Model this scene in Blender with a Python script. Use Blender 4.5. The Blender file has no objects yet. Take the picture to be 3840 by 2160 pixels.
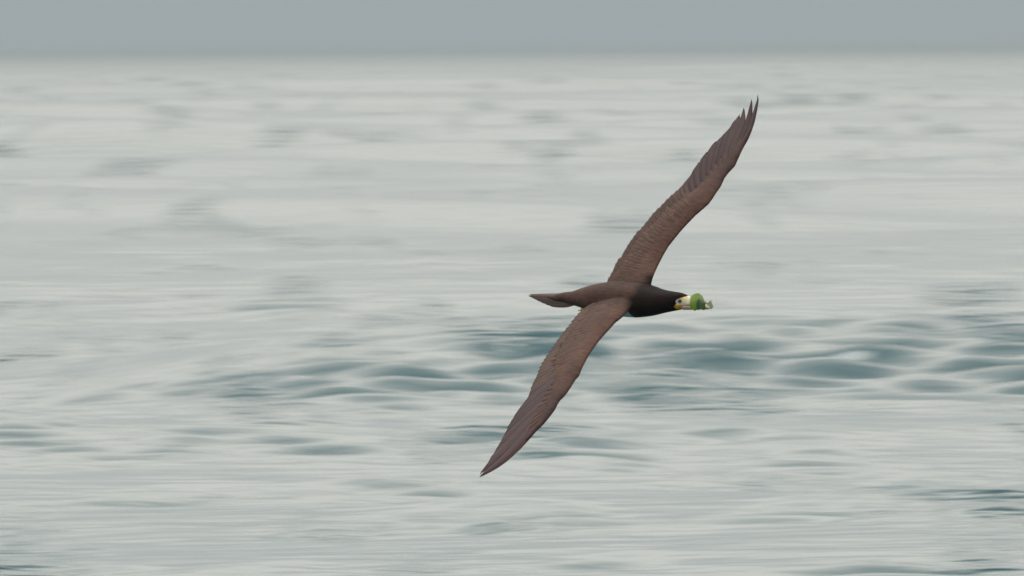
import bpy, math, random
import numpy as np
from mathutils import Matrix, Vector

random.seed(7)
rng = np.random.default_rng(11)
scene = bpy.context.scene
col = scene.collection

# ------------------------------------------------------------------ camera
D = 40.0                     # metres from the lens to the bird
SPX = 1370.0                 # photograph pixels per metre at that distance
H = 2.6                      # eye height above the sea: deck of a boat
PITCH = math.radians(0.920)
ROLL = math.radians(0.35)

cam_d = bpy.data.cameras.new('camera')
cam = bpy.data.objects.new('camera', cam_d)
col.objects.link(cam)
scene.camera = cam
cam_d.sensor_width = 36.0
cam_d.lens = 36.0 * SPX * D / 3840.0
cam_d.clip_start = 0.5
cam_d.clip_end = 80000.0
cam.location = (0, 0, H)
Fv = Vector((0, math.cos(PITCH), -math.sin(PITCH)))
R0 = Vector((1, 0, 0))
U0 = R0.cross(Fv)
Rv = R0 * math.cos(ROLL) - U0 * math.sin(ROLL)
Uv = R0 * math.sin(ROLL) + U0 * math.cos(ROLL)
rot = Matrix((Rv, Uv, -Fv)).transposed()
cam.rotation_euler = rot.to_euler()
cam_d.dof.use_dof = True
cam_d.dof.focus_distance = D
cam_d.dof.aperture_fstop = cam_d.lens / 1000.0 / 0.0095
cam_d.dof.aperture_ratio = 0.10                              # anamorphic glass: out-of-focus discs are wide ovals

# ------------------------------------------------------------------ sky
SUN_EL, SUN_AZ = math.radians(52), math.radians(-38)         # azimuth from +Y towards +X
world = bpy.data.worlds.new('World')
scene.world = world
world.use_nodes = True
nt = world.node_tree
nt.nodes.clear()
out = nt.nodes.new('ShaderNodeOutputWorld')
bg = nt.nodes.new('ShaderNodeBackground')
bg.inputs['Strength'].default_value = 0.10
sky = nt.nodes.new('ShaderNodeTexSky')
sky.sky_type = 'NISHITA'
sky.sun_disc = False
sky.sun_elevation = SUN_EL
sky.sun_rotation = SUN_AZ
sky.dust_density = 4.0
sky.air_density = 1.0
tc = nt.nodes.new('ShaderNodeTexCoord')
sep = nt.nodes.new('ShaderNodeSeparateXYZ')
nt.links.new(tc.outputs['Generated'], sep.inputs[0])
# a closed overcast: dull at the horizon, brighter overhead, alike all round
ramp = nt.nodes.new('ShaderNodeValToRGB')
ramp.color_ramp.interpolation = 'B_SPLINE'
stops = ((0.0, (.360, .412, .432)), (0.025, (.360, .412, .432)), (0.10, (.92, .89, .83)), (0.22, (1.42, 1.33, 1.20)), (0.5, (1.54, 1.45, 1.32)), (1.0, (1.5, 1.43, 1.33)))
el = ramp.color_ramp.elements
while len(el) < len(stops):
    el.new(0.5)
for e_, (p_, c_) in zip(el, stops):
    e_.position = p_
    e_.color = (*[x * 0.5 for x in c_], 1)
nt.links.new(sep.outputs['Z'], ramp.inputs['Fac'])
mixo = nt.nodes.new('ShaderNodeVectorMath')
mixo.operation = 'SCALE'
mixo.inputs['Scale'].default_value = 20.0
nt.links.new(ramp.outputs['Color'], mixo.inputs[0])
mixn = nt.nodes.new('ShaderNodeMix')
mixn.data_type = 'RGBA'
mixn.inputs['Factor'].default_value = 0.06
nt.links.new(mixo.outputs[0], mixn.inputs['A'])
nt.links.new(sky.outputs[0], mixn.inputs['B'])
nt.links.new(mixn.outputs['Result'], bg.inputs['Color'])
nt.links.new(bg.outputs[0], out.inputs['Surface'])

# ------------------------------------------------------------------ sun behind cloud
sl = bpy.data.lights.new('sun', 'SUN')
sl.energy = 1.2
sl.angle = math.radians(25)
sl.color = (1.0, 0.95, 0.88)
sun = bpy.data.objects.new('sun', sl)
col.objects.link(sun)
to_sun = Vector((math.sin(SUN_AZ) * math.cos(SUN_EL), math.cos(SUN_AZ) * math.cos(SUN_EL), math.sin(SUN_EL)))
sun.rotation_euler = (-to_sun).to_track_quat('-Z', 'Y').to_euler()
sun.location = to_sun * 100

vs = scene.view_settings
vs.view_transform = 'Standard'
vs.look = 'None'
vs.exposure = 0.0
vs.gamma = 1.0
scene.cycles.use_denoising = True

# ------------------------------------------------------------------ material helpers
def new_mat(name):
    m = bpy.data.materials.new(name)
    m.use_nodes = True
    n = m.node_tree
    return m, n, n.nodes['Principled BSDF']

def node(n, kind, **kw):
    x = n.nodes.new(kind)
    for k, v in kw.items():
        setattr(x, k, v)
    return x

def mix_rgb(n, fac, a, b, blend='MIX'):
    x = n.nodes.new('ShaderNodeMix')
    x.data_type = 'RGBA'
    x.blend_type = blend
    for sock, v in (('Factor', fac), ('A', a), ('B', b)):
        if isinstance(v, bpy.types.NodeSocket):
            n.links.new(v, x.inputs[sock])
        elif sock == 'Factor':
            x.inputs['Factor'].default_value = v
        else:
            x.inputs[sock].default_value = (*v, 1)
    return x.outputs['Result']

# ------------------------------------------------------------------ sea
def make_sea():
    m, n, b = new_mat('sea_water')
    b.inputs['Base Color'].default_value = (0.020, 0.076, 0.094, 1)
    b.inputs['IOR'].default_value = 1.333
    b.inputs['Roughness'].default_value = 0.16
    tcn = node(n, 'ShaderNodeTexCoord')
    prev = None
    # cat's-paws: wind-roughened streaks that lie along the wind
    mpg = node(n, 'ShaderNodeMapping')
    mpg.inputs['Scale'].default_value = (0.6, 0.05, 1)
    n.links.new(tcn.outputs['Object'], mpg.inputs[0])
    ng = node(n, 'ShaderNodeTexNoise')
    ng.inputs['Scale'].default_value = 1.0
    ng.inputs['Detail'].default_value = 3.0
    n.links.new(mpg.outputs[0], ng.inputs['Vector'])
    paw = node(n, 'ShaderNodeMapRange')
    paw.inputs['From Min'].default_value = 0.54
    paw.inputs['From Max'].default_value = 0.72
    paw.inputs['To Min'].default_value = 0.5
    paw.inputs['To Max'].default_value = 8.0
    n.links.new(ng.outputs['Fac'], paw.inputs['Value'])
    for (sx, sy, dist, seed) in ((0.9, 1.6, 0.06, 0.0), (2.6, 4.4, 0.022, 9.0)):
        mpn = node(n, 'ShaderNodeMapping')
        mpn.inputs['Scale'].default_value = (sx, sy, 1)
        mpn.inputs['Location'].default_value = (seed, seed * 2, 0)
        mpn.inputs['Rotation'].default_value = (0, 0, math.radians(8))
        n.links.new(tcn.outputs['Object'], mpn.inputs[0])
        nz = node(n, 'ShaderNodeTexNoise')
        nz.inputs['Scale'].default_value = 1.0
        nz.inputs['Detail'].default_value = 2.0
        nz.inputs['Roughness'].default_value = 0.5
        n.links.new(mpn.outputs[0], nz.inputs['Vector'])
        bp = node(n, 'ShaderNodeBump')
        bp.inputs['Strength'].default_value = 1.0
        md = node(n, 'ShaderNodeMath', operation='MULTIPLY')
        md.inputs[1].default_value = dist
        n.links.new(paw.outputs[0], md.inputs[0])
        n.links.new(md.outputs[0], bp.inputs['Distance'])
        n.links.new(nz.outputs['Fac'], bp.inputs['Height'])
        if prev:
            n.links.new(prev, bp.inputs['Normal'])
        prev = bp.outputs[0]
    n.links.new(prev, b.inputs['Normal'])

    # one sheet, rows by distance and columns by bearing, finer where the sea is looked at
    rows = [2.0]
    while rows[-1] < 45000:
        d = rows[-1]
        if d < 45:
            st = max(0.6, d * 0.05)
        elif d < 3500:
            st = max(0.085, min(d * d * 0.9e-5, 5 + (d - 600) * 0.004))
        else:
            st = d * 0.05
        rows.append(d + st)
    rows = np.array(rows)
    fine = np.radians(np.arange(-8, 8.0001, 0.045))
    mid = np.radians(np.arange(9.4, 40, 0.6))
    wide = np.radians(np.arange(42, 180, 6))
    angs = np.concatenate([-wide[::-1], -mid[::-1], fine, mid, wide])
    Rr, A = np.meshgrid(rows, angs, indexing='ij')
    X = Rr * np.sin(A)
    Y = Rr * np.cos(A)
    Z = np.zeros_like(X)
    spacing = np.maximum(np.gradient(rows)[:, None], 0.0) * np.ones_like(X)
    colsp = Rr * np.abs(np.gradient(angs))[None, :]
    w_rng = np.random.default_rng(5)

    def train(nw, lmin, lmax, spread, steep, stretch, gain=1.0):
        nonlocal Z
        for k in range(nw):
            lam = lmin * (lmax / lmin) ** w_rng.random()
            th = math.radians(-90 + w_rng.normal(0, spread))
            kx, ky = math.cos(th) * 2 * math.pi / lam / stretch, math.sin(th) * 2 * math.pi / lam
            amp = steep * lam / (2 * math.pi) * math.sqrt(2.0 / nw)
            ph = w_rng.random() * 6.283
            fade = np.clip((lam / np.maximum(spacing, 1e-3) - 2.5) / 3.0, 0, 1)
            lamx = 2 * math.pi / max(abs(kx), 1e-6)
            fade = fade * np.clip((lamx / np.maximum(colsp, 1e-3) - 2.5) / 3.0, 0, 1)
            arg = kx * X + ky * Y + ph
            Z = Z + gain * amp * fade * (np.sin(arg) + 0.15 * np.cos(2 * arg))
    far = 0.30 + 0.70 * np.clip((Y - 150) / 200, 0, 1)
    train(16, 30, 80, 30, 0.036, 1.0, far)      # swell
    train(24, 12, 26, 38, 0.050, 1.0, far)      # short crested swell that breaks up the horizon
    # gusts: patches of rougher water
    gust = np.zeros_like(X)
    for k in range(14):
        gx, gy = w_rng.normal(0, 2.2), w_rng.normal(0, 0.55)
        gust = gust + np.sin(gx * X + gy * Y + w_rng.random() * 6.283)
    gust = np.clip(0.46 + 0.20 * gust, 0.14, 0.95)
    train(40, 2.5, 8, 36, 0.012, 1.8, 0.5 + 0.5 * gust)       # wind sea
    train(130, 0.40, 1.5, 42, 0.15, 1.4, gust)                # chop
    # the one steep swell that crosses the middle of the view
    yc = 119 + 0.3 * X + 0.4 * np.sin(X * 0.9)
    lump = 0.5 + 0.5 * np.tanh((X + 2.7) * 0.7)
    g = (Y - yc)
    ridge = np.exp(-np.where(g < 0, (g / 4.0) ** 2, (g / 12.0) ** 2)) * np.exp(-(X / 60.0) ** 2)
    Z = Z + 0.44 * lump * ridge
    # ripples stand steeper on its face
    face = lump * np.exp(-((g + 3) / 4.0) ** 2)
    for k in range(40):
        lam = 0.38 + 0.85 * w_rng.random()
        th = math.radians(-90 + w_rng.normal(0, 38))
        kx, ky = math.cos(th) * 6.283 / lam / 1.3, math.sin(th) * 6.283 / lam
        Z = Z + face * 0.30 * lam / 6.283 * math.sqrt(2 / 40) * np.sin(kx * X + ky * Y + w_rng.random() * 6.283)
    nr, na = X.shape
    co = np.stack([X, Y, Z], -1).reshape(-1, 3)
    i = np.arange(nr - 1)[:, None] * na + np.arange(na)[None, :]
    j = np.roll(np.arange(na), -1)[None, :] + np.arange(nr - 1)[:, None] * na
    quads = np.stack([i, i + na, j + na, j], -1).reshape(-1, 4)
    # close the middle
    co = np.vstack([co, [[0, 0, 0]]])
    me = bpy.data.meshes.new('sea')
    nq = len(quads)
    tris = np.stack([np.full(na, len(co) - 1), np.arange(na), np.roll(np.arange(na), -1)], -1)
    loops = np.concatenate([quads.ravel(), tris.ravel()])
    me.vertices.add(len(co))
    me.vertices.foreach_set('co', co.ravel().astype(np.float32))
    me.loops.add(len(loops))
    me.loops.foreach_set('vertex_index', loops.astype(np.int32))
    me.polygons.add(nq + na)
    starts = np.concatenate([np.arange(nq) * 4, nq * 4 + np.arange(na) * 3])
    me.polygons.foreach_set('loop_start', starts.astype(np.int32))
    me.update(calc_edges=True)
    me.validate()
    me.polygons.foreach_set('use_smooth', np.ones(len(me.polygons), dtype=bool))
    me.materials.append(m)
    o = bpy.data.objects.new('sea', me)
    col.objects.link(o)
    o['kind'] = 'structure'
    o['label'] = 'pale grey rippled sea with a darker teal swell crossing the middle'
    print('sea verts', len(co))
    return o

make_sea()

# ------------------------------------------------------------------ the bird's own axes, in lens coordinates
# x right, y up, z towards the lens, metres, origin on the line of sight at distance D
l_c = np.array([0.529, 0.716, -0.456]); l_c /= np.linalg.norm(l_c)
a_c = np.array([0.660, -0.035, 0.750]); a_c -= l_c * a_c.dot(l_c); a_c /= np.linalg.norm(a_c)
n_c = np.cross(a_c, l_c)
BASE = np.array([a_c, l_c, n_c])                # rows: forward, left, up

def img(px, py, z=0.0):
    """photograph pixel at depth z -> lens coordinates in metres"""
    k = (D - z) / D / SPX
    return np.array([(px - 1920) * k, (1080 - py) * k, z])

ORG = img(2380, 1124)                            # the bird's middle

def to_bird(p):
    return BASE @ (np.asarray(p) - ORG)

def img_plane(px, py, wfun):
    """photograph pixel on the wing sheet w = wfun(v) -> (u, v)"""
    z = 0.0
    w = 0.03
    A = np.array([[a_c[0], l_c[0]], [a_c[1], l_c[1]]])
    for _ in range(30):
        p = img(px, py, z) - ORG
        rhs = p[:2] - w * n_c[:2]
        u, v = np.linalg.solve(A, rhs)
        w = wfun(v)
        z = (u * a_c + v * l_c + w * n_c)[2]
    return u, v

Mw = Matrix((Rv, Uv, -Fv)).transposed()          # lens axes -> world axes
bird_rot = Mw @ Matrix([list(a_c), list(l_c), list(n_c)]).transposed()
bird_loc = cam.location + Fv * D + Mw @ Vector(ORG)
bird = bpy.data.objects.new('brown_booby', None)
bird.empty_display_size = 0.1
col.objects.link(bird)
bird.matrix_world = Matrix.Translation(bird_loc) @ bird_rot.to_4x4()
bird['label'] = 'dark brown seabird banking in flight with long pointed wings spread, green leaf in its bill'
bird['category'] = 'bird'

def add_mesh(name, verts, faces, mat, parent=None, attrs=None, smooth=True):
    me = bpy.data.meshes.new(name)
    me.from_pydata([tuple(map(float, v)) for v in verts], [], [tuple(map(int, f)) for f in faces])
    me.update()
    if smooth:
        me.polygons.foreach_set('use_smooth', np.ones(len(me.polygons), dtype=bool))
    for k, vals in (attrs or {}).items():
        at = me.attributes.new(k, 'FLOAT', 'POINT')
        at.data.foreach_set('value', np.asarray(vals, dtype=np.float32))
    if mat:
        me.materials.append(mat)
    o = bpy.data.objects.new(name, me)
    col.objects.link(o)
    if parent:
        o.parent = parent
    return o

# ------------------------------------------------------------------ traced wing outlines (photograph pixels, root to tip)
LEFT_LE = [(2398,1085),(2440,1066),(2445,1044),(2454,1020),(2470,986),(2488,952),(2507,920),(2528,894),(2554,862),(2580,834),(2606,807),
           (2633,784),(2656,764),(2672,742),(2686,720),(2704,694),(2715,667),(2733,644),(2756,620),(2768,592),
           (2785,556),(2802,525),(2815,494),(2828,456),(2838,410),(2843,372),(2840,355)]
LEFT_TE = [(2262,1086),(2275,1057),(2281,1041),(2292,1022),(2307,996),(2315,975),(2331,958),(2342,938),(2357,912),(2373,889),(2394,862),
           (2418,839),(2441,810),(2462,784),(2488,760),(2512,734),(2530,720),(2556,697),(2568,682),(2588,659),
           (2598,640),(2614,618),(2628,598),(2640,581),(2658,563),(2672,541),(2690,526),(2708,508),(2733,482),
           (2750,456),(2768,438),(2788,404),(2817,374),(2840,354)]
RIGHT_LE = [(2398,1118),(2372,1146),(2345,1174),(2328,1191),(2305,1209),(2283,1234),(2258,1261),(2238,1286),(2218,1314),(2203,1338),
            (2188,1366),(2178,1388),(2171,1408),(2156,1423),(2140,1451),(2116,1484),(2096,1503),(2081,1534),(2058,1565),
            (2035,1592),(2012,1612),(1983,1645),(1954,1676),(1925,1703),(1896,1728),(1867,1748),(1838,1765),(1799,1786)]
RIGHT_TE = [(2262,1118),(2246,1128),(2221,1136),(2196,1151),(2181,1160),(2166,1177),(2144,1202),(2129,1224),(2109,1249),(2089,1276),(2072,1301),
            (2059,1319),(2044,1341),(2032,1361),(2020,1385),(2009,1418),(1999,1437),(1991,1455),(1981,1488),(1950,1528),
            (1932,1554),(1910,1593),(1891,1626),(1871,1664),(1851,1700),(1832,1735),(1807,1766),(1798,1786)]
LEFT_TIPS = [(2840,354),(2817,371),(2788,402),(2765,438),(2738,470),(2707,506),(2672,540),(2640,580),(2612,619),(2590,650)]
RIGHT_TIPS = [(1798,1787),(1807,1766),(1832,1735),(1851,1700),(1871,1664),(1891,1626),(1910,1593),(1932,1554),(1950,1528),(1981,1488)]

def wing_w(v):
    return float(np.interp(abs(v), [0, .04, .15, .33, .5, .72, .9], [.020, .024, .040, .062, .070, .076, .078]))

class Wing:
    def __init__(s, sign, le, te, tips):
        s.sign = sign
        L = np.array([img_plane(*p, wing_w) for p in le])
        T = np.array([img_plane(*p, wing_w) for p in te])
        s.lv, s.lu = s.mono(L[:, 1] * sign, L[:, 0])
        s.tv, s.tu = s.mono(T[:, 1] * sign, T[:, 0])
        P = np.array([img_plane(*p, wing_w) for p in tips])
        s.tips = [(p[0], p[1] * sign) for p in P]          # P10 .. P1, v counted outwards
        s.vmax = max(s.lv[-1], s.tv[-1])

    @staticmethod
    def mono(v, u):
        o = np.argsort(v)
        return v[o], u[o]

    def le(s, v): return float(np.interp(v, s.lv, s.lu))
    def te(s, v): return float(np.interp(v, s.tv, s.tu))
    def frac(s, u, v):
        a, b = s.le(v), s.te(v)
        return min(max((a - u) / max(a - b, 1e-4), 0), 1)
    def w(s, u, v):
        x = s.frac(u, v)
        c = max(s.le(v) - s.te(v), 0)
        return wing_w(v) + 0.16 * c * x * (1 - x) ** 1.3
    def reach(s, v):      # part of the chord that the fleshy wing and its small feathers fill
        return float(np.interp(v, [0, .1, .22, .30, .38, .46, .56, .60], [.88, .88, .80, .66, .47, .32, .14, .06]))
    def thick(s, v, x):   # x: 0..1 along the fleshy part
        t = float(np.interp(v, [0, .06, .2, .33, .46, .60], [.020, .019, .016, .014, .010, .006]))
        return t * max(2.6 * math.sqrt(max(x, 0)) * (1 - x) ** 0.8 * 0.72, 0.28 if 0 < x < 1 else 0.1) + 0.0035
    def top(s, u, v):
        f = s.frac(u, v) / max(s.reach(v), 1e-3)
        base = s.w(u, v)
        if f < 1:
            return base + 0.5 * s.thick(v, f) - 0.0022 * f * f
        return base + 0.5 * s.thick(v, 1.0) - 0.0022

WL = Wing(1, LEFT_LE, LEFT_TE, LEFT_TIPS)
WR = Wing(-1, RIGHT_LE, RIGHT_TE, RIGHT_TIPS)
for W in (WL, WR):
    print('tips', [(round(p[0], 3), round(p[1], 3)) for p in W.tips], 'LE', [round(W.le(v), 3) for v in (.05, .1, .2, .33, .45, .6, .7)],
          'TE', [round(W.te(v), 3) for v in (.05, .1, .2, .33, .45, .6, .7)])

# ------------------------------------------------------------------ body: trunk, neck and head lofted along the back line
# photograph x, upper edge, lower edge
BODY = [(2040,1111,1117),(2066,1108,1124),(2092,1102,1131),(2120,1095,1133),(2150,1091,1143),(2196,1075,1157),(2240,1063,1169),(2285,1057,1178),(2335,1057,1186),(2388,1060,1190),
        (2425,1068,1188),(2461,1079,1182),(2491,1086,1175),(2520,1091,1169),(2545,1095,1164),(2562,1100,1161),(2576,1107,1157),(2584,1114,1152)]

def smooth_curve(pts, n):
    pts = np.array(pts, float)
    t = np.concatenate([[0], np.cumsum(np.linalg.norm(np.diff(pts[:, :3], axis=0), axis=1))])
    # Catmull-Rom through the points
    res = []
    for q in np.linspace(0, t[-1], n):
        k = min(max(np.searchsorted(t, q) - 1, 0), len(t) - 2)
        h = (q - t[k]) / (t[k + 1] - t[k])
        p0, p1, p2, p3 = pts[max(k - 1, 0)], pts[k], pts[k + 1], pts[min(k + 2, len(t) - 1)]
        res.append(0.5 * ((2 * p1) + (p2 - p0) * h + (2 * p0 - 5 * p1 + 4 * p2 - p3) * h * h + (3 * p1 - p0 - 3 * p2 + p3) * h ** 3))
    return np.array(res)

def slope_at(px):         # depth gained per metre to the right
    s_body = a_c[2] / a_c[0]
    return float(np.interp(px, [2440, 2540], [s_body, 0.52]))

cl = []
z = None
zs = {}
x0 = 2380
def depth_at(px):
    n = 60
    xs = np.linspace(x0, px, n)
    return sum(slope_at((xs[i] + xs[i + 1]) / 2) * (xs[i + 1] - xs[i]) / SPX for i in range(n - 1))

for (px, t, b) in BODY:
    zz = depth_at(px)
    p = img(px, (t + b) / 2, zz)
    cl.append([*to_bird(p), (b - t) / 2 / SPX])
curve = smooth_curve(cl, 90)

HEAD_C = img(2552, 1130, depth_at(2552))
hf = np.array([0.885, -0.06, 0.46]); hf /= np.linalg.norm(hf)
hu = np.array([0.04, 1.0, 0.10]); hu -= hf * hu.dot(hf); hu /= np.linalg.norm(hu)
hs = np.cross(hf, hu)                      # the bird's right side, towards the lens
HEADB = np.array([hf, hu, hs])

def head_pt(f, g, h):                      # head axes -> bird axes (metres)
    return to_bird(HEAD_C + hf * f + hu * g + hs * h)

def body_mesh():
    V, Fc = [], []
    ns = 28
    n = len(curve)
    for i in range(n):
        p, r = curve[i, :3], curve[i, 3]
        tg = curve[min(i + 1, n - 1), :3] - curve[max(i - 1, 0), :3]
        tg /= np.linalg.norm(tg)
        # "up" turns from the bird's own back to level at the head
        k = np.clip((p[0] - 0.08) / 0.10, 0, 1)
        up = np.array([0, 0, 1.0]) * (1 - k) + (BASE @ hu) * k
        side = np.cross(up, tg); side /= np.linalg.norm(side)
        up = np.cross(tg, side)
        wide = 1.08 - 0.06 * k
        tall = 0.94 + 0.04 * k
        for j in range(ns):
            q = 2 * math.pi * j / ns
            V.append(p + side * (r * wide * math.cos(q)) + up * (r * tall * math.sin(q)))
    for i in range(n - 1):
        for j in range(ns):
            a, b = i * ns + j, i * ns + (j + 1) % ns
            Fc.append((a, b, b + ns, a + ns))
    Fc.append(tuple(range(ns - 1, -1, -1)))
    Fc.append(tuple((n - 1) * ns + j for j in range(ns)))
    # wings
    for W in (WL, WR):
        base = len(V)
        vsn = np.concatenate([np.linspace(0.0, 0.36, 50), np.linspace(0.37, 0.60, 26)])
        nx = 18
        for v in vsn:
            a, b = W.le(max(v, .02)), W.te(max(v, .02))
            c = (a - b) * W.reach(v)
            ring = []
            xs = (1 - np.cos(np.linspace(0, math.pi, nx))) / 2
            for x in xs:
                u = a - c * x
                ring.append((u, v * W.sign, W.w(u, max(v, .02)) + 0.5 * W.thick(v, x) - 0.0022 * x * x))
            for x in xs[::-1]:
                u = a - c * x
                ring.append((u, v * W.sign, W.w(u, max(v, .02)) - 0.5 * W.thick(v, x) - 0.0022 * x * x))
            V.extend(ring)
        m = 2 * nx
        for i in range(len(vsn) - 1):
            for j in range(m):
                p0, p1 = base + i * m + j, base + i * m + (j + 1) % m
                f = (p0, p1, p1 + m, p0 + m)
                Fc.append(f if W.sign < 0 else f[::-1])
        f0 = tuple(base + j for j in range(m)); f1 = tuple(base + (len(vsn) - 1) * m + j for j in range(m))
        Fc.append(f0[::-1] if W.sign < 0 else f0)
        Fc.append(f1 if W.sign < 0 else f1[::-1])
    return V, Fc

def plumage_material():
    m, n, b = new_mat('plumage')
    vc = node(n, 'ShaderNodeAttribute', attribute_name='plumage')
    tcn = node(n, 'ShaderNodeTexCoord')
    mpn = node(n, 'ShaderNodeMapping')
    mpn.inputs['Scale'].default_value = (45, 120, 80)
    n.links.new(tcn.outputs['Object'], mpn.inputs[0])
    nz = node(n, 'ShaderNodeTexNoise')
    nz.inputs['Scale'].default_value = 1.0
    nz.inputs['Detail'].default_value = 4.0
    n.links.new(mpn.outputs[0], nz.inputs['Vector'])
    big = node(n, 'ShaderNodeTexNoise')
    big.inputs['Scale'].default_value = 14.0
    big.inputs['Detail'].default_value = 3.0
    n.links.new(tcn.outputs['Object'], big.inputs['Vector'])
    ad = node(n, 'ShaderNodeMath', operation='ADD')
    n.links.new(nz.outputs['Fac'], ad.inputs[0])
    n.links.new(big.outputs['Fac'], ad.inputs[1])
    mr = node(n, 'ShaderNodeMapRange')
    mr.inputs['From Min'].default_value = 0.6
    mr.inputs['From Max'].default_value = 1.4
    mr.inputs['To Min'].default_value = 0.55
    mr.inputs['To Max'].default_value = 1.45
    n.links.new(ad.outputs[0], mr.inputs['Value'])
    sc_ = node(n, 'ShaderNodeVectorMath', operation='SCALE')
    n.links.new(vc.outputs['Color'], sc_.inputs[0])
    n.links.new(mr.outputs[0], sc_.inputs['Scale'])
    n.links.new(sc_.outputs[0], b.inputs['Base Color'])
    b.inputs['Roughness'].default_value = 0.62
    b.inputs['Specular IOR Level'].default_value = 0.06
    b.inputs['Sheen Weight'].default_value = 0.0
    b.inputs['Sheen Roughness'].default_value = 0.4
    bp = node(n, 'ShaderNodeBump')
    bp.inputs['Strength'].default_value = 0.35
    bp.inputs['Distance'].default_value = 0.004
    n.links.new(nz.outputs['Fac'], bp.inputs['Height'])
    n.links.new(bp.outputs[0], b.inputs['Normal'])
    return m

BROWN = np.array([0.080, 0.044, 0.034])
BACK = np.array([0.056, 0.032, 0.026])
HOOD = np.array([0.0088, 0.0054, 0.0048])
WHITE = np.array([0.62, 0.60, 0.56])
CREAM = np.array([0.62, 0.56, 0.37])
YELLOW = np.array([0.62, 0.43, 0.07])
ORANGE = np.array([0.62, 0.27, 0.02])
BLUE = np.array([0.20, 0.23, 0.30])

PLUMAGE = plumage_material()

def ss(x, a, b):
    t = np.clip((x - a) / (b - a), 0, 1)
    return t * t * (3 - 2 * t)

def build_body():
    V, Fc = body_mesh()
    o = add_mesh('body', V, Fc, None)
    rm = o.modifiers.new('remesh', 'REMESH')
    rm.mode = 'VOXEL'
    rm.voxel_size = 0.0019
    rm.use_smooth_shade = True
    sm = o.modifiers.new('smooth', 'SMOOTH')
    sm.iterations = 5
    sm.factor = 0.5
    dg = bpy.context.evaluated_depsgraph_get()
    me = bpy.data.meshes.new_from_object(o.evaluated_get(dg))
    o.modifiers.clear()
    o.data = me
    me.name = 'body'
    nv = len(me.vertices)
    co = np.empty(nv * 3, dtype=np.float32)
    me.vertices.foreach_get('co', co)
    co = co.reshape(-1, 3).astype(float)
    print('body verts', nv)
    u, v, w = co.T
    # plumage by region of the body
    colr = np.tile(BROWN, (nv, 1))
    hand = ss(np.abs(v), 0.30, 0.48)[:, None]
    colr = colr * (1 - hand) + np.array([0.052, 0.031, 0.030]) * hand
    onbody = 1 - ss(np.abs(v), 0.045, 0.075)
    colr = colr * (1 - onbody[:, None]) + BACK * onbody[:, None]
    # leading edges of the wings and the rump a little darker
    jit = 0.006 * np.sin(v * 130) + 0.004 * np.sin(w * 210 + 1)
    # white belly and underwing
    belly = ss(-w + 0.020 * ss(u, -0.10, -0.07), 0.008, 0.014) * (1 - ss(u, 0.012, 0.022)) * ss(u, -0.40, -0.36) * onbody
    under = np.array([ss(np.abs(v), 0.06, 0.09)]).ravel()
    colr = colr * (1 - belly[:, None]) + WHITE * belly[:, None]
    # hood: neck, head and breast almost black, edge across the shoulders
    hood = ss(u + 0.9 * np.maximum(-w, 0) * 0 + jit, 0.015, 0.055) * (1 - ss(np.abs(v) - 0.0, 0.052, 0.080))
    lowb = ss(-w, 0.0, 0.02)
    hood = np.maximum(hood, ss(u + jit, 0.012, 0.03) * lowb * (1 - ss(np.abs(v), 0.05, 0.07)))
    colr = colr * (1 - hood[:, None]) + HOOD * hood[:, None]
    # top of the neck and crown a touch browner than the throat
    # bare skin of the face
    cam_c = co @ BASE + ORG - HEAD_C
    f, g, h = (cam_c @ HEADB.T).T
    near = (f > -0.035) & (np.abs(h) < 0.05)
    # outline of bare face: f of its hind edge for a given height g
    edge = np.interp(g, [-.026, -.020, -.014, -.008, -.004, .002, .007, .012, .017, .024],
                        [.000, -.014, -.0165, -.012, -.0085, -.0105, -.0070, .003, .017, .030])
    face = ss(f - 0.008 - edge, -0.0006, 0.0012) * near
    skin = np.tile(CREAM, (nv, 1))
    yel = (ss(g, 0.004, 0.010) * (1 - ss(f, 0.014, 0.024)))[:, None]
    skin = skin * (1 - yel) + YELLOW * yel
    org = (1 - ss(g, -0.011, -0.006))[:, None]
    skin = skin * (1 - org) + ORANGE * org
    er = np.hypot(f - 0.0085, g - 0.003)
    ring = (1 - ss(er, 0.0060, 0.0078))[:, None] * (np.abs(h) > 0.008)[:, None]
    skin = skin * (1 - ring) + BLUE * ring
    colr = colr * (1 - face[:, None]) + skin * face[:, None]
    at = me.attributes.new('plumage', 'FLOAT_COLOR', 'POINT')
    at.data.foreach_set('color', np.concatenate([colr, np.ones((nv, 1))], 1).astype(np.float32).ravel())
    me.materials.clear()
    me.materials.append(PLUMAGE)
    o.parent = bird
    return o, co

body, body_co = build_body()

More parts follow.
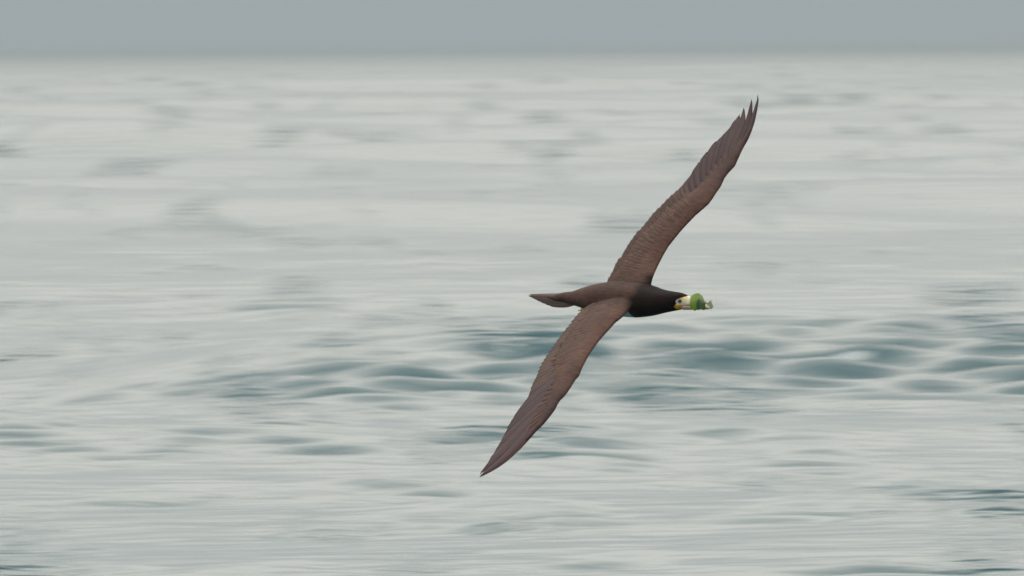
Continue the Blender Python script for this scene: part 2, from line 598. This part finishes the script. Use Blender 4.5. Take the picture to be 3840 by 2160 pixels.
# ------------------------------------------------------------------ feathers
def feather_material(name, base, edge, spread):
    m, n, b = new_mat(name)
    e = node(n, 'ShaderNodeAttribute', attribute_name='across')
    ab = node(n, 'ShaderNodeMath', operation='ABSOLUTE')
    n.links.new(e.outputs['Fac'], ab.inputs[0])
    mr = node(n, 'ShaderNodeMapRange')
    mr.inputs['From Min'].default_value = 0.45
    mr.inputs['From Max'].default_value = 1.0
    n.links.new(ab.outputs[0], mr.inputs['Value'])
    c1 = mix_rgb(n, mr.outputs[0], base, edge)
    # dark shaft
    sh = node(n, 'ShaderNodeMath', operation='LESS_THAN')
    sh.inputs[1].default_value = 0.07
    n.links.new(ab.outputs[0], sh.inputs[0])
    sm = node(n, 'ShaderNodeMath', operation='MULTIPLY')
    sm.inputs[1].default_value = 0.6
    n.links.new(sh.outputs[0], sm.inputs[0])
    c2 = mix_rgb(n, sm.outputs[0], c1, tuple(x * 0.45 for x in base))
    oi = node(n, 'ShaderNodeObjectInfo')
    mr2 = node(n, 'ShaderNodeMapRange')
    mr2.inputs['To Min'].default_value = 1 - spread
    mr2.inputs['To Max'].default_value = 1 + spread
    n.links.new(oi.outputs['Random'], mr2.inputs['Value'])
    # barbs: fine streaks that run out from the shaft
    al = node(n, 'ShaderNodeAttribute', attribute_name='along')
    ml = node(n, 'ShaderNodeMath', operation='MULTIPLY_ADD')
    n.links.new(ab.outputs[0], ml.inputs[0])
    ml.inputs[1].default_value = -0.10
    n.links.new(al.outputs['Fac'], ml.inputs[2])
    cmb = node(n, 'ShaderNodeCombineXYZ')
    n.links.new(ml.outputs[0], cmb.inputs[0])
    n.links.new(oi.outputs['Random'], cmb.inputs[1])
    nz = node(n, 'ShaderNodeTexNoise')
    nz.inputs['Scale'].default_value = 60.0
    nz.inputs['Detail'].default_value = 3.0
    n.links.new(cmb.outputs[0], nz.inputs['Vector'])
    mr3 = node(n, 'ShaderNodeMapRange')
    mr3.inputs['From Min'].default_value = 0.3
    mr3.inputs['From Max'].default_value = 0.7
    mr3.inputs['To Min'].default_value = 0.85
    mr3.inputs['To Max'].default_value = 1.15
    n.links.new(nz.outputs['Fac'], mr3.inputs['Value'])
    mm = node(n, 'ShaderNodeMath', operation='MULTIPLY')
    n.links.new(mr2.outputs[0], mm.inputs[0])
    n.links.new(mr3.outputs[0], mm.inputs[1])
    sc_ = node(n, 'ShaderNodeVectorMath', operation='SCALE')
    n.links.new(c2, sc_.inputs[0])
    n.links.new(mm.outputs[0], sc_.inputs['Scale'])
    n.links.new(sc_.outputs[0], b.inputs['Base Color'])
    b.inputs['Roughness'].default_value = 0.5
    b.inputs['Specular IOR Level'].default_value = 0.05
    return m

M_FLIGHT = feather_material('flight_feather', (0.041, 0.025, 0.027), (0.053, 0.034, 0.038), 0.26)
M_SECOND = feather_material('inner_flight_feather', (0.060, 0.035, 0.030), (0.073, 0.044, 0.038), 0.2)
M_COVERT = feather_material('covert_feather', (0.068, 0.037, 0.028), (0.072, 0.040, 0.031), 0.10)
M_TAIL = feather_material('tail_feather', (0.070, 0.048, 0.046), (0.11, 0.082, 0.08), 0.15)

ACROSS = (-1.0, -0.55, -0.06, 0.06, 0.55, 1.0)

def feather(name, mat, rachis, width, surf, outer, n=18, tip_pow=0.6, tilt=0.10, lift=0.0, th=0.0006, trim=None, sink=0.0, inner=1.1, settle=0.0):
    """rachis(s)->(u,v) on the wing sheet, v signed; surf(u,v)->w; outer=+1/-1 side of the rachis that is the leading vane"""
    V, Fc, ac, al = [], [], [], []
    m = len(ACROSS)
    rows = []
    for i in range(n):
        s = i / (n - 1)
        p = np.array(rachis(s)); q = np.array(rachis(min(s + .02, 1))) - np.array(rachis(max(s - .02, 0)))
        q /= max(np.linalg.norm(q), 1e-9)
        nrm = np.array([-q[1], q[0]])
        hw = width * (0.55 + 0.45 * min(s / 0.3, 1)) * (1 - max((s - 0.35) / 0.65, 0) ** (1 / tip_pow * 1.2)) ** tip_pow
        hw = max(hw, 0.0004)
        for a in ACROSS:
            asym = 0.8 if a * outer > 0 else inner
            c = p + nrm * a * hw * asym
            if trim:
                c[0] = max(c[0], trim(c[1]))
            w = surf(c[0], c[1]) + lift + a * outer * hw * asym * tilt + 0.0007 * math.exp(-(a / .2) ** 2)
            w -= 0.0006 * abs(a) ** 2 + sink * (1 - s) ** 1.5 + settle * s ** 4
            rows.append((c[0], c[1], w, a, s))
    for (x, y, w, a, s) in rows:
        V.append((x, y, w)); ac.append(a); al.append(s)
    N = len(V)
    for (x, y, w, a, s) in rows:
        V.append((x, y, w - th)); ac.append(a); al.append(s)
    for i in range(n - 1):
        for j in range(m - 1):
            k = i * m + j
            f = (k, k + m, k + m + 1, k + 1)
            Fc.append(f)
            Fc.append(tuple(N + t for t in f[::-1]))
        for j, d in ((0, 1), (m - 1, -1)):
            k = i * m + j
            f = (k, N + k, N + k + m, k + m)
            Fc.append(f if d > 0 else f[::-1])
    for j in range(m - 1):
        Fc.append((j + 1, N + j + 1, N + j, j))
        k = (n - 1) * m + j
        Fc.append((k, N + k, N + k + 1, k + 1))
    return add_mesh(name, V, Fc, mat, bird, {'across': ac, 'along': al})

def bez(p0, p1, p2):
    p0, p1, p2 = map(np.array, (p0, p1, p2))
    return lambda s: (1 - s) ** 2 * p0 + 2 * s * (1 - s) * p1 + s * s * p2

def grow_wing(W):
    sg = W.sign
    def surf(u, v): return W.w(u, min(abs(v), W.vmax))
    def stop(u, v): return W.top(u, min(abs(v), W.vmax))
    def signed(f): return lambda s: (f(s)[0], f(s)[1] * sg)
    # the ten long outer feathers, outermost first
    for k, (tu, tv) in enumerate(W.tips):
        i = 10 - k                                  # P10 .. P1
        q = (i - 1) / 9.0
        bv = 0.335 + 0.135 * q
        bu = W.le(bv) - (0.045 - 0.030 * q)
        half = 0.0215 if i < 8 else (0.0165, 0.0215)[sg < 0] if i < 9 else ((0.0125, 0.0185)[sg < 0] if i == 9 else (0.0090, 0.0125)[sg < 0])
        tu, tv = (tu, tv) if (i > 7 and sg > 0) or i > 9 else (tu - 0.010, tv + 0.012)
        if i == 10:
            def r10(s, bv=bv, tu=tu, tv=tv, bu=bu, half=half):
                v = bv + (tv - bv) * s
                inset = half * 0.85 * (1 - s ** 3)
                u = W.le(v) - inset
                return np.array([u * min(1, 1), v])
            rac = r10
        else:
            mid = (np.array([bu, bv]) + np.array([tu, tv])) / 2
            dr = np.array([tu - bu, tv - bv]); L = np.linalg.norm(dr); dr /= L
            nrm = np.array([dr[1], -dr[0]])          # forwards
            rac = bez((bu, bv), mid + nrm * L * (0.06 + 0.10 * q), (tu, tv))
        feather('primary_feather', M_FLIGHT, signed(rac), half, surf, -sg, n=26, tip_pow=0.55 if i < 8 else 0.8 if sg > 0 else 0.5, tilt=-0.075, lift=-0.0010,
                trim=(lambda v, e=rng.normal(0, .0012): W.te(abs(v)) - 0.001 + e) if i < 8 or sg < 0 else None,
                inner=2.2 if i > 8 and sg < 0 else 1.35)
    # inner flight feathers along the forearm
    t_first = W.tips[-1][1]
    vt = np.linspace(t_first - 0.016, 0.055, 23)
    for k, v in enumerate(vt):
        ang = math.radians(float(np.interp(v, [.05, .15, .30, .40], [8, 18, 30, 42])))
        tip = np.array([W.te(v) - 0.002 + rng.normal(0, .0012), v])
        ln = (W.le(v) - W.te(v)) * 0.62
        basep = tip + np.array([math.cos(ang), -math.sin(ang)]) * ln
        basep[1] = max(basep[1], 0.03)
        midp = (tip + basep) / 2 + np.array([0.004, 0.004])
        feather('secondary_feather', M_SECOND, signed(bez(basep, midp, tip)), 0.0190, surf, -sg, n=16, tip_pow=0.36, tilt=-0.055, inner=1.3, lift=-0.0006,
                trim=lambda v, e=rng.normal(0, .0010): W.te(abs(v)) - 0.001 + e)
    # rows of coverts over their bases
    for row, (cf, ln0, cnt, wd) in enumerate(((0.80, 0.50, 25, 0.0125), (0.56, 0.40, 25, 0.0115))):
        for v in np.linspace(0.315, 0.075, cnt):
            ang = math.radians(float(np.interp(v, [.05, .15, .30, .40], [8, 18, 30, 42])) + rng.normal(0, 2))
            c = W.le(v) - W.te(v)
            cfv = cf * float(np.interp(v, [.1, .3, .38], [1, .95, .82]))
            tip = np.array([W.le(v) - c * cfv + rng.normal(0, .007), v])
            basep = tip + np.array([math.cos(ang), -math.sin(ang)]) * c * ln0
            basep[1] = max(basep[1], 0.045)
            feather('covert_feather', M_COVERT, signed(bez(basep, (tip + basep) / 2, tip)), wd, stop, -sg, n=12, tip_pow=0.36,
                    tilt=0.0, lift=0.0011, sink=0.0032, th=0.0003, settle=0.0009)
    # coverts that lie along the hand
    for k in range(9):
        q = k / 8.0
        bv = 0.36 + 0.115 * q
        bu = W.le(bv) - (0.040 - 0.028 * q)
        tu, tv = W.tips[9 - k]
        tipp = np.array([bu, bv]) + (np.array([tu, tv]) - np.array([bu, bv])) * (0.40 - 0.06 * q)
        tipp[0] = min(tipp[0] + 0.004, W.le(tipp[1]) - 0.006)
        feather('covert_feather', M_COVERT, signed(bez((bu, bv), (np.array([bu, bv]) + tipp) / 2 + np.array([.003, 0]), tipp)),
                0.0105 - 0.003 * q, surf, -sg, n=12, tip_pow=0.5, tilt=0.0, lift=0.0014, sink=0.003, th=0.0003, settle=0.0011)

grow_wing(WL)
grow_wing(WR)

# ------------------------------------------------------------------ tail: a long wedge of feathers
def tail():
    def tp(px, py):
        return to_bird(img(px, py, depth_at(px)))
    root = tp(2165, 1114)
    tip = tp(1977, 1102)
    ax = tip - root
    L = np.linalg.norm(ax)
    # twelve feathers, the middle pair longest
    for k in range(6):
        for sd in (-1, 1):
            q = (k + 0.5) / 6.0                  # 0 middle .. 1 outermost
            ln = L * (1.0 - 0.52 * q)
            fan = math.radians(0.25 + 6.5 * q ** 1.3) * sd
            d = ax / L
            p0 = np.array([root[0], root[1] + sd * 0.012 * q])
            dirv = np.array([d[0] * math.cos(fan), math.sin(fan)])
            dirv /= np.linalg.norm(dirv)
            p2 = p0 + dirv * ln * math.hypot(d[0], 0.0)
            wz = d[2] / d[0]
            def surf(u, v, root=root, wz=wz, k=k):
                return root[2] + (u - root[0]) * wz - 0.36 * abs(v - root[1]) - 0.0012 * k
            feather('tail_feather', M_TAIL, bez(p0, (p0 + p2) / 2, p2), 0.0115 - 0.002 * q, surf, sd, n=16, tip_pow=0.65, tilt=0.0, lift=0.0)
tail()

# ------------------------------------------------------------------ bill, eyes, feet
def simple(name, colr, rough=0.4, noise=0.12, scale=120.0, sss=0.0, colr2=None):
    m, n, b = new_mat(name)
    tcn = node(n, 'ShaderNodeTexCoord')
    nz = node(n, 'ShaderNodeTexNoise')
    nz.inputs['Scale'].default_value = scale
    nz.inputs['Detail'].default_value = 3
    n.links.new(tcn.outputs['Object'], nz.inputs['Vector'])
    c = mix_rgb(n, nz.outputs['Fac'], tuple(x * (1 - noise * 2) for x in colr), tuple(min(x * (1 + noise * 2), 1) for x in (colr2 or colr)))
    n.links.new(c, b.inputs['Base Color'])
    b.inputs['Roughness'].default_value = rough
    return m

M_BILL = simple('bill_horn', (0.60, 0.57, 0.44), 0.4)
M_BILL_LOW = simple('bill_lower_horn', (0.52, 0.29, 0.18), 0.38, 0.1, 60, 0, (0.56, 0.42, 0.34))
M_MOUTH = simple('mouth_line', (0.16, 0.16, 0.19), 0.5)
M_EYE = simple('eye', (0.012, 0.014, 0.03), 0.12)
M_EYERING = simple('eye_ring', (0.30, 0.34, 0.42), 0.5)
M_FOOT = simple('foot_skin', (0.50, 0.36, 0.10), 0.5)

def loft(name, sections, mat, ns=18, parent=None, fn=head_pt):
    """sections: (f, g_centre, half height, half width, flat) in head axes; closed ends"""
    V, Fc = [], []
    for (f, g, hh, hw, lo) in sections:
        for j in range(ns):
            q = 2 * math.pi * j / ns
            y = math.sin(q)
            y = y if y * lo >= 0 else y * 0.06        # one flat side, along the mouth line
            V.append(fn(f, g + hh * y, hw * math.cos(q)))
    n = len(sections)
    for i in range(n - 1):
        for j in range(ns):
            a, b = i * ns + j, i * ns + (j + 1) % ns
            Fc.append((a, b, b + ns, a + ns))
    Fc.append(tuple(range(ns))[::-1])
    Fc.append(tuple((n - 1) * ns + j for j in range(ns)))
    return add_mesh(name, V, Fc, mat, parent)

KF = hf[0]
up_sec, lo_sec = [], []
for t in np.linspace(0, 1, 12):
    f = 0.014 + 0.078 * t
    hh = 0.0215 * (1 - t ** 1.5) + 0.0035
    hw = 0.0165 * (1 - t) ** 0.8 + 0.0022
    up_sec.append((f, -0.0070 - 0.004 * t - 0.004 * max(t - .85, 0) / .15, hh * (1 if t < 1 else .3), hw * (1 if t < 1 else .3), 1))
    hl = 0.0110 * (1 - t) ** 0.8 + 0.0022
    lo_sec.append((f - 0.004 if t == 0 else f, -0.0096 - 0.0030 * t, hl * (1 if t < 1 else .3), hw * 0.92 * (1 if t < 1 else .3), -1))
upper = loft('upper_bill', up_sec, M_BILL, parent=bird)
lower = loft('lower_bill', lo_sec, M_BILL_LOW, parent=bird)
loft('mouth', [(f, g - 0.0008, 0.0030, hw * 0.93, 1) for (f, g, hh, hw, lo) in up_sec[:-1]], M_MOUTH, parent=bird)

def ball(name, centre, r, mat, parent, sx=1, sy=1, sz=1, nu=18, nvv=12):
    V, Fc = [], []
    for i in range(nvv + 1):
        t = math.pi * i / nvv
        for j in range(nu):
            p = 2 * math.pi * j / nu
            V.append(head_pt(centre[0] + r * sx * math.sin(t) * math.cos(p), centre[1] + r * sy * math.sin(t) * math.sin(p), centre[2] + r * sz * math.cos(t)))
    for i in range(nvv):
        for j in range(nu):
            a, b = i * nu + j, i * nu + (j + 1) % nu
            Fc.append((a, a + nu, b + nu, b))
    return add_mesh(name, V, Fc, mat, parent)

# rest the eyes on the skin of the head
camc = body_co @ BASE + ORG - HEAD_C
hf_, hg_, hh_ = (camc @ HEADB.T).T
sel = (np.hypot(hf_ - 0.0085, hg_ - 0.003) < 0.003)
for sd in (1, -1):
    hsurf = np.max(hh_[sel] * sd) if sel.any() else 0.02
    e = ball('eye', (0.0090, 0.003, sd * (hsurf - 0.0015)), 0.0042, M_EYE, bird)

# folded webbed feet under the tail coverts
def foot(sd):
    V, Fc = [], []
    base = to_bird(img(2222, 1148, depth_at(2222)))
    def P(u, v, w):
        return np.array([base[0] + u, sd * 0.020 + v * sd, base[2] + w])
    rows = []
    for t in np.linspace(0, 1, 8):
        hw = 0.004 + 0.010 * math.sin(min(t * 1.3, 1) * math.pi / 2)
        for q in np.linspace(-1, 1, 7):
            ridge = 0.0012 * (math.cos(q * math.pi * 2) * 0.5 + 0.5)
            length = 0.055 * t * (1 - 0.12 * abs(math.sin(q * math.pi)) * t)
            rows.append(P(0.01 - length, q * hw, ridge))
    n = len(rows)
    V = rows + [r - np.array([0, 0, 0.003]) for r in rows]
    for i in range(7):
        for j in range(6):
            k = i * 7 + j
            Fc.append((k, k + 7, k + 8, k + 1)); Fc.append((n + k, n + k + 1, n + k + 8, n + k + 7))
        k = i * 7
        Fc.append((k, n + k, n + k + 7, k + 7)); Fc.append((k + 6, k + 13, n + k + 13, n + k + 6))
    Fc += [(j, j + 1, n + j + 1, n + j) for j in range(6)]
    Fc += [(49 + j, n + 49 + j, n + 50 + j, 50 + j) for j in range(6)]
    return add_mesh('foot', V, Fc, M_FOOT, bird)
foot(1); foot(-1)

# ------------------------------------------------------------------ the torn green leaf held in the bill
def leaf_material():
    m, n, b = new_mat('leaf_blade')
    vc = node(n, 'ShaderNodeAttribute', attribute_name='tone')
    tcn = node(n, 'ShaderNodeTexCoord')
    nz = node(n, 'ShaderNodeTexNoise')
    nz.inputs['Scale'].default_value = 90.0
    nz.inputs['Detail'].default_value = 3
    n.links.new(tcn.outputs['Object'], nz.inputs['Vector'])
    c = mix_rgb(n, 0.35, vc.outputs['Color'], (0.10, 0.16, 0.02))
    c = mix_rgb(n, nz.outputs['Fac'], vc.outputs['Color'], c)
    n.links.new(c, b.inputs['Base Color'])
    b.inputs['Roughness'].default_value = 0.3
    b.inputs['Coat Weight'].default_value = 0.2
    return m

def make_leaf():
    root_c = img(2616, 1132, depth_at(2552) + 0.046)        # just before the bill, in lens axes
    KX = 1 / SPX
    V, Fc, tone = [], [], []
    na, nb = 30, 22
    # a curled blade: s runs round the curl (left edge, near face, fold, far lip), t from top edge to torn bottom edge
    S = np.linspace(0, 1, na)
    top = lambda s: np.interp(s, [0, .12, .3, .45, .6, .72, .85, 1], [-8, 22, 32, 33, 24, 2, -4, 8])
    bot = lambda s: np.interp(s, [0, .12, .3, .45, .6, .72, .85, 1], [-12, -26, -33, -28, -30, -27, -27, -20])
    xs = lambda s: np.interp(s, [0, .12, .3, .45, .6, .72, .85, 1], [-31, -26, -10, 6, 19, 31, 42, 53])
    zs_ = lambda s: np.interp(s, [0, .12, .3, .45, .6, .72, .85, 1], [-4, 8, 18, 16, -2, -12, -8, 4])
    for s in S:
        for t in np.linspace(0, 1, nb):
            y = top(s) * (1 - t) + bot(s) * t
            tear = (1.5 * math.sin(s * 40) + 0.6 * math.sin(s * 97 + 1)) * t ** 6
            lean = 10 * (t - 0.35) * ss(s, .3, .8)
            bulge = 7 * math.sin(math.pi * t) * (1 - ss(s, .45, .65))
            V.append((root_c + np.array([(xs(s) + lean) * KX, (y + tear) * KX, (zs_(s) + bulge) * KX])))
            dark = ss(s, .30, .38) * (1 - ss(s, .70, .78)) * ss(t - 0.25 * ss(.45 - s, 0, .2), .26, .40)  # shadow in the fold's lower right, painted into the blade colour
            pale = ss(s, .70, .76)
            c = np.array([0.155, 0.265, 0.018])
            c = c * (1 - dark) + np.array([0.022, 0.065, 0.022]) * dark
            c = c * (1 - pale) + np.array([0.50, 0.52, 0.33]) * pale
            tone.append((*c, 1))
    N = len(V)
    for k in range(N):
        V.append(V[k] + np.array([0, 0, -0.0009])); tone.append(tone[k])
    for i in range(na - 1):
        for j in range(nb - 1):
            k = i * nb + j
            f = (k, k + 1, k + nb + 1, k + nb)
            Fc.append(f); Fc.append(tuple(N + q for q in f[::-1]))
        k = i * nb
        Fc.append((k, k + nb, N + k + nb, N + k))
        k = i * nb + nb - 1
        Fc.append((k, N + k, N + k + nb, k + nb))
    for j in range(nb - 1):
        Fc.append((j, N + j, N + j + 1, j + 1))
        k = (na - 1) * nb + j
        Fc.append((k, k + 1, N + k + 1, N + k))
    root = bpy.data.objects.new('leaf', None)
    col.objects.link(root)
    base_b = Vector(to_bird(root_c))
    loc = bird.matrix_world @ base_b
    root.matrix_world = Matrix.Translation(loc) @ Mw.to_4x4()
    root['label'] = 'torn curled green leaf clamped in the seabird bill'
    root['category'] = 'leaf'
    o = add_mesh('blade', [v - root_c for v in V], Fc, leaf_material(), root)
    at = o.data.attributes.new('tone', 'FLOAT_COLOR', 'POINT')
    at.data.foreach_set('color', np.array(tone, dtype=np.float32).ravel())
    # stalk at the lower right corner
    SV, SF = [], []
    p0, p1 = np.array([30, -27, -8.]), np.array([62, -17, 4.])
    for i in range(6):
        t = i / 5
        c = p0 * (1 - t) + p1 * t + np.array([0, -3 * math.sin(math.pi * t), 0])
        r = 1.6 * (1 - .6 * t)
        for j in range(8):
            q = 2 * math.pi * j / 8
            SV.append((c + np.array([0.25 * r * math.cos(q), r * math.cos(q), r * math.sin(q)])) * KX)
    for i in range(5):
        for j in range(8):
            a, b = i * 8 + j, i * 8 + (j + 1) % 8
            SF.append((a, b, b + 8, a + 8))
    SF.append(tuple(range(8))[::-1]); SF.append(tuple(40 + j for j in range(8)))
    add_mesh('stalk', SV, SF, simple('leaf_stalk', (0.10, 0.11, 0.07), 0.5), root)
make_leaf()

# ------------------------------------------------------------------ sea haze
def haze():
    X, Y, z0, z1 = 9000.0, 9000.0, -4.0, 4.6
    V = [(x, y, z) for z in (z0, z1) for (x, y) in ((-X, -Y), (X, -Y), (X, Y), (-X, Y))]
    Fc = [(3, 2, 1, 0), (4, 5, 6, 7), (0, 1, 5, 4), (1, 2, 6, 5), (2, 3, 7, 6), (3, 0, 4, 7)]
    m = bpy.data.materials.new('sea_haze')
    m.use_nodes = True
    n = m.node_tree
    n.nodes.clear()
    o_ = n.nodes.new('ShaderNodeOutputMaterial')
    v = n.nodes.new('ShaderNodeVolumePrincipled')
    v.inputs['Color'].default_value = (0.45, 0.525, 0.56, 1)
    v.inputs['Density'].default_value = 1.5e-4
    v.inputs['Anisotropy'].default_value = 0.0
    n.links.new(v.outputs[0], o_.inputs['Volume'])
    o = add_mesh('haze', V, Fc, m, None, smooth=False)
    o['kind'] = 'stuff'
    o['label'] = 'thin grey sea haze over the far water'
haze()
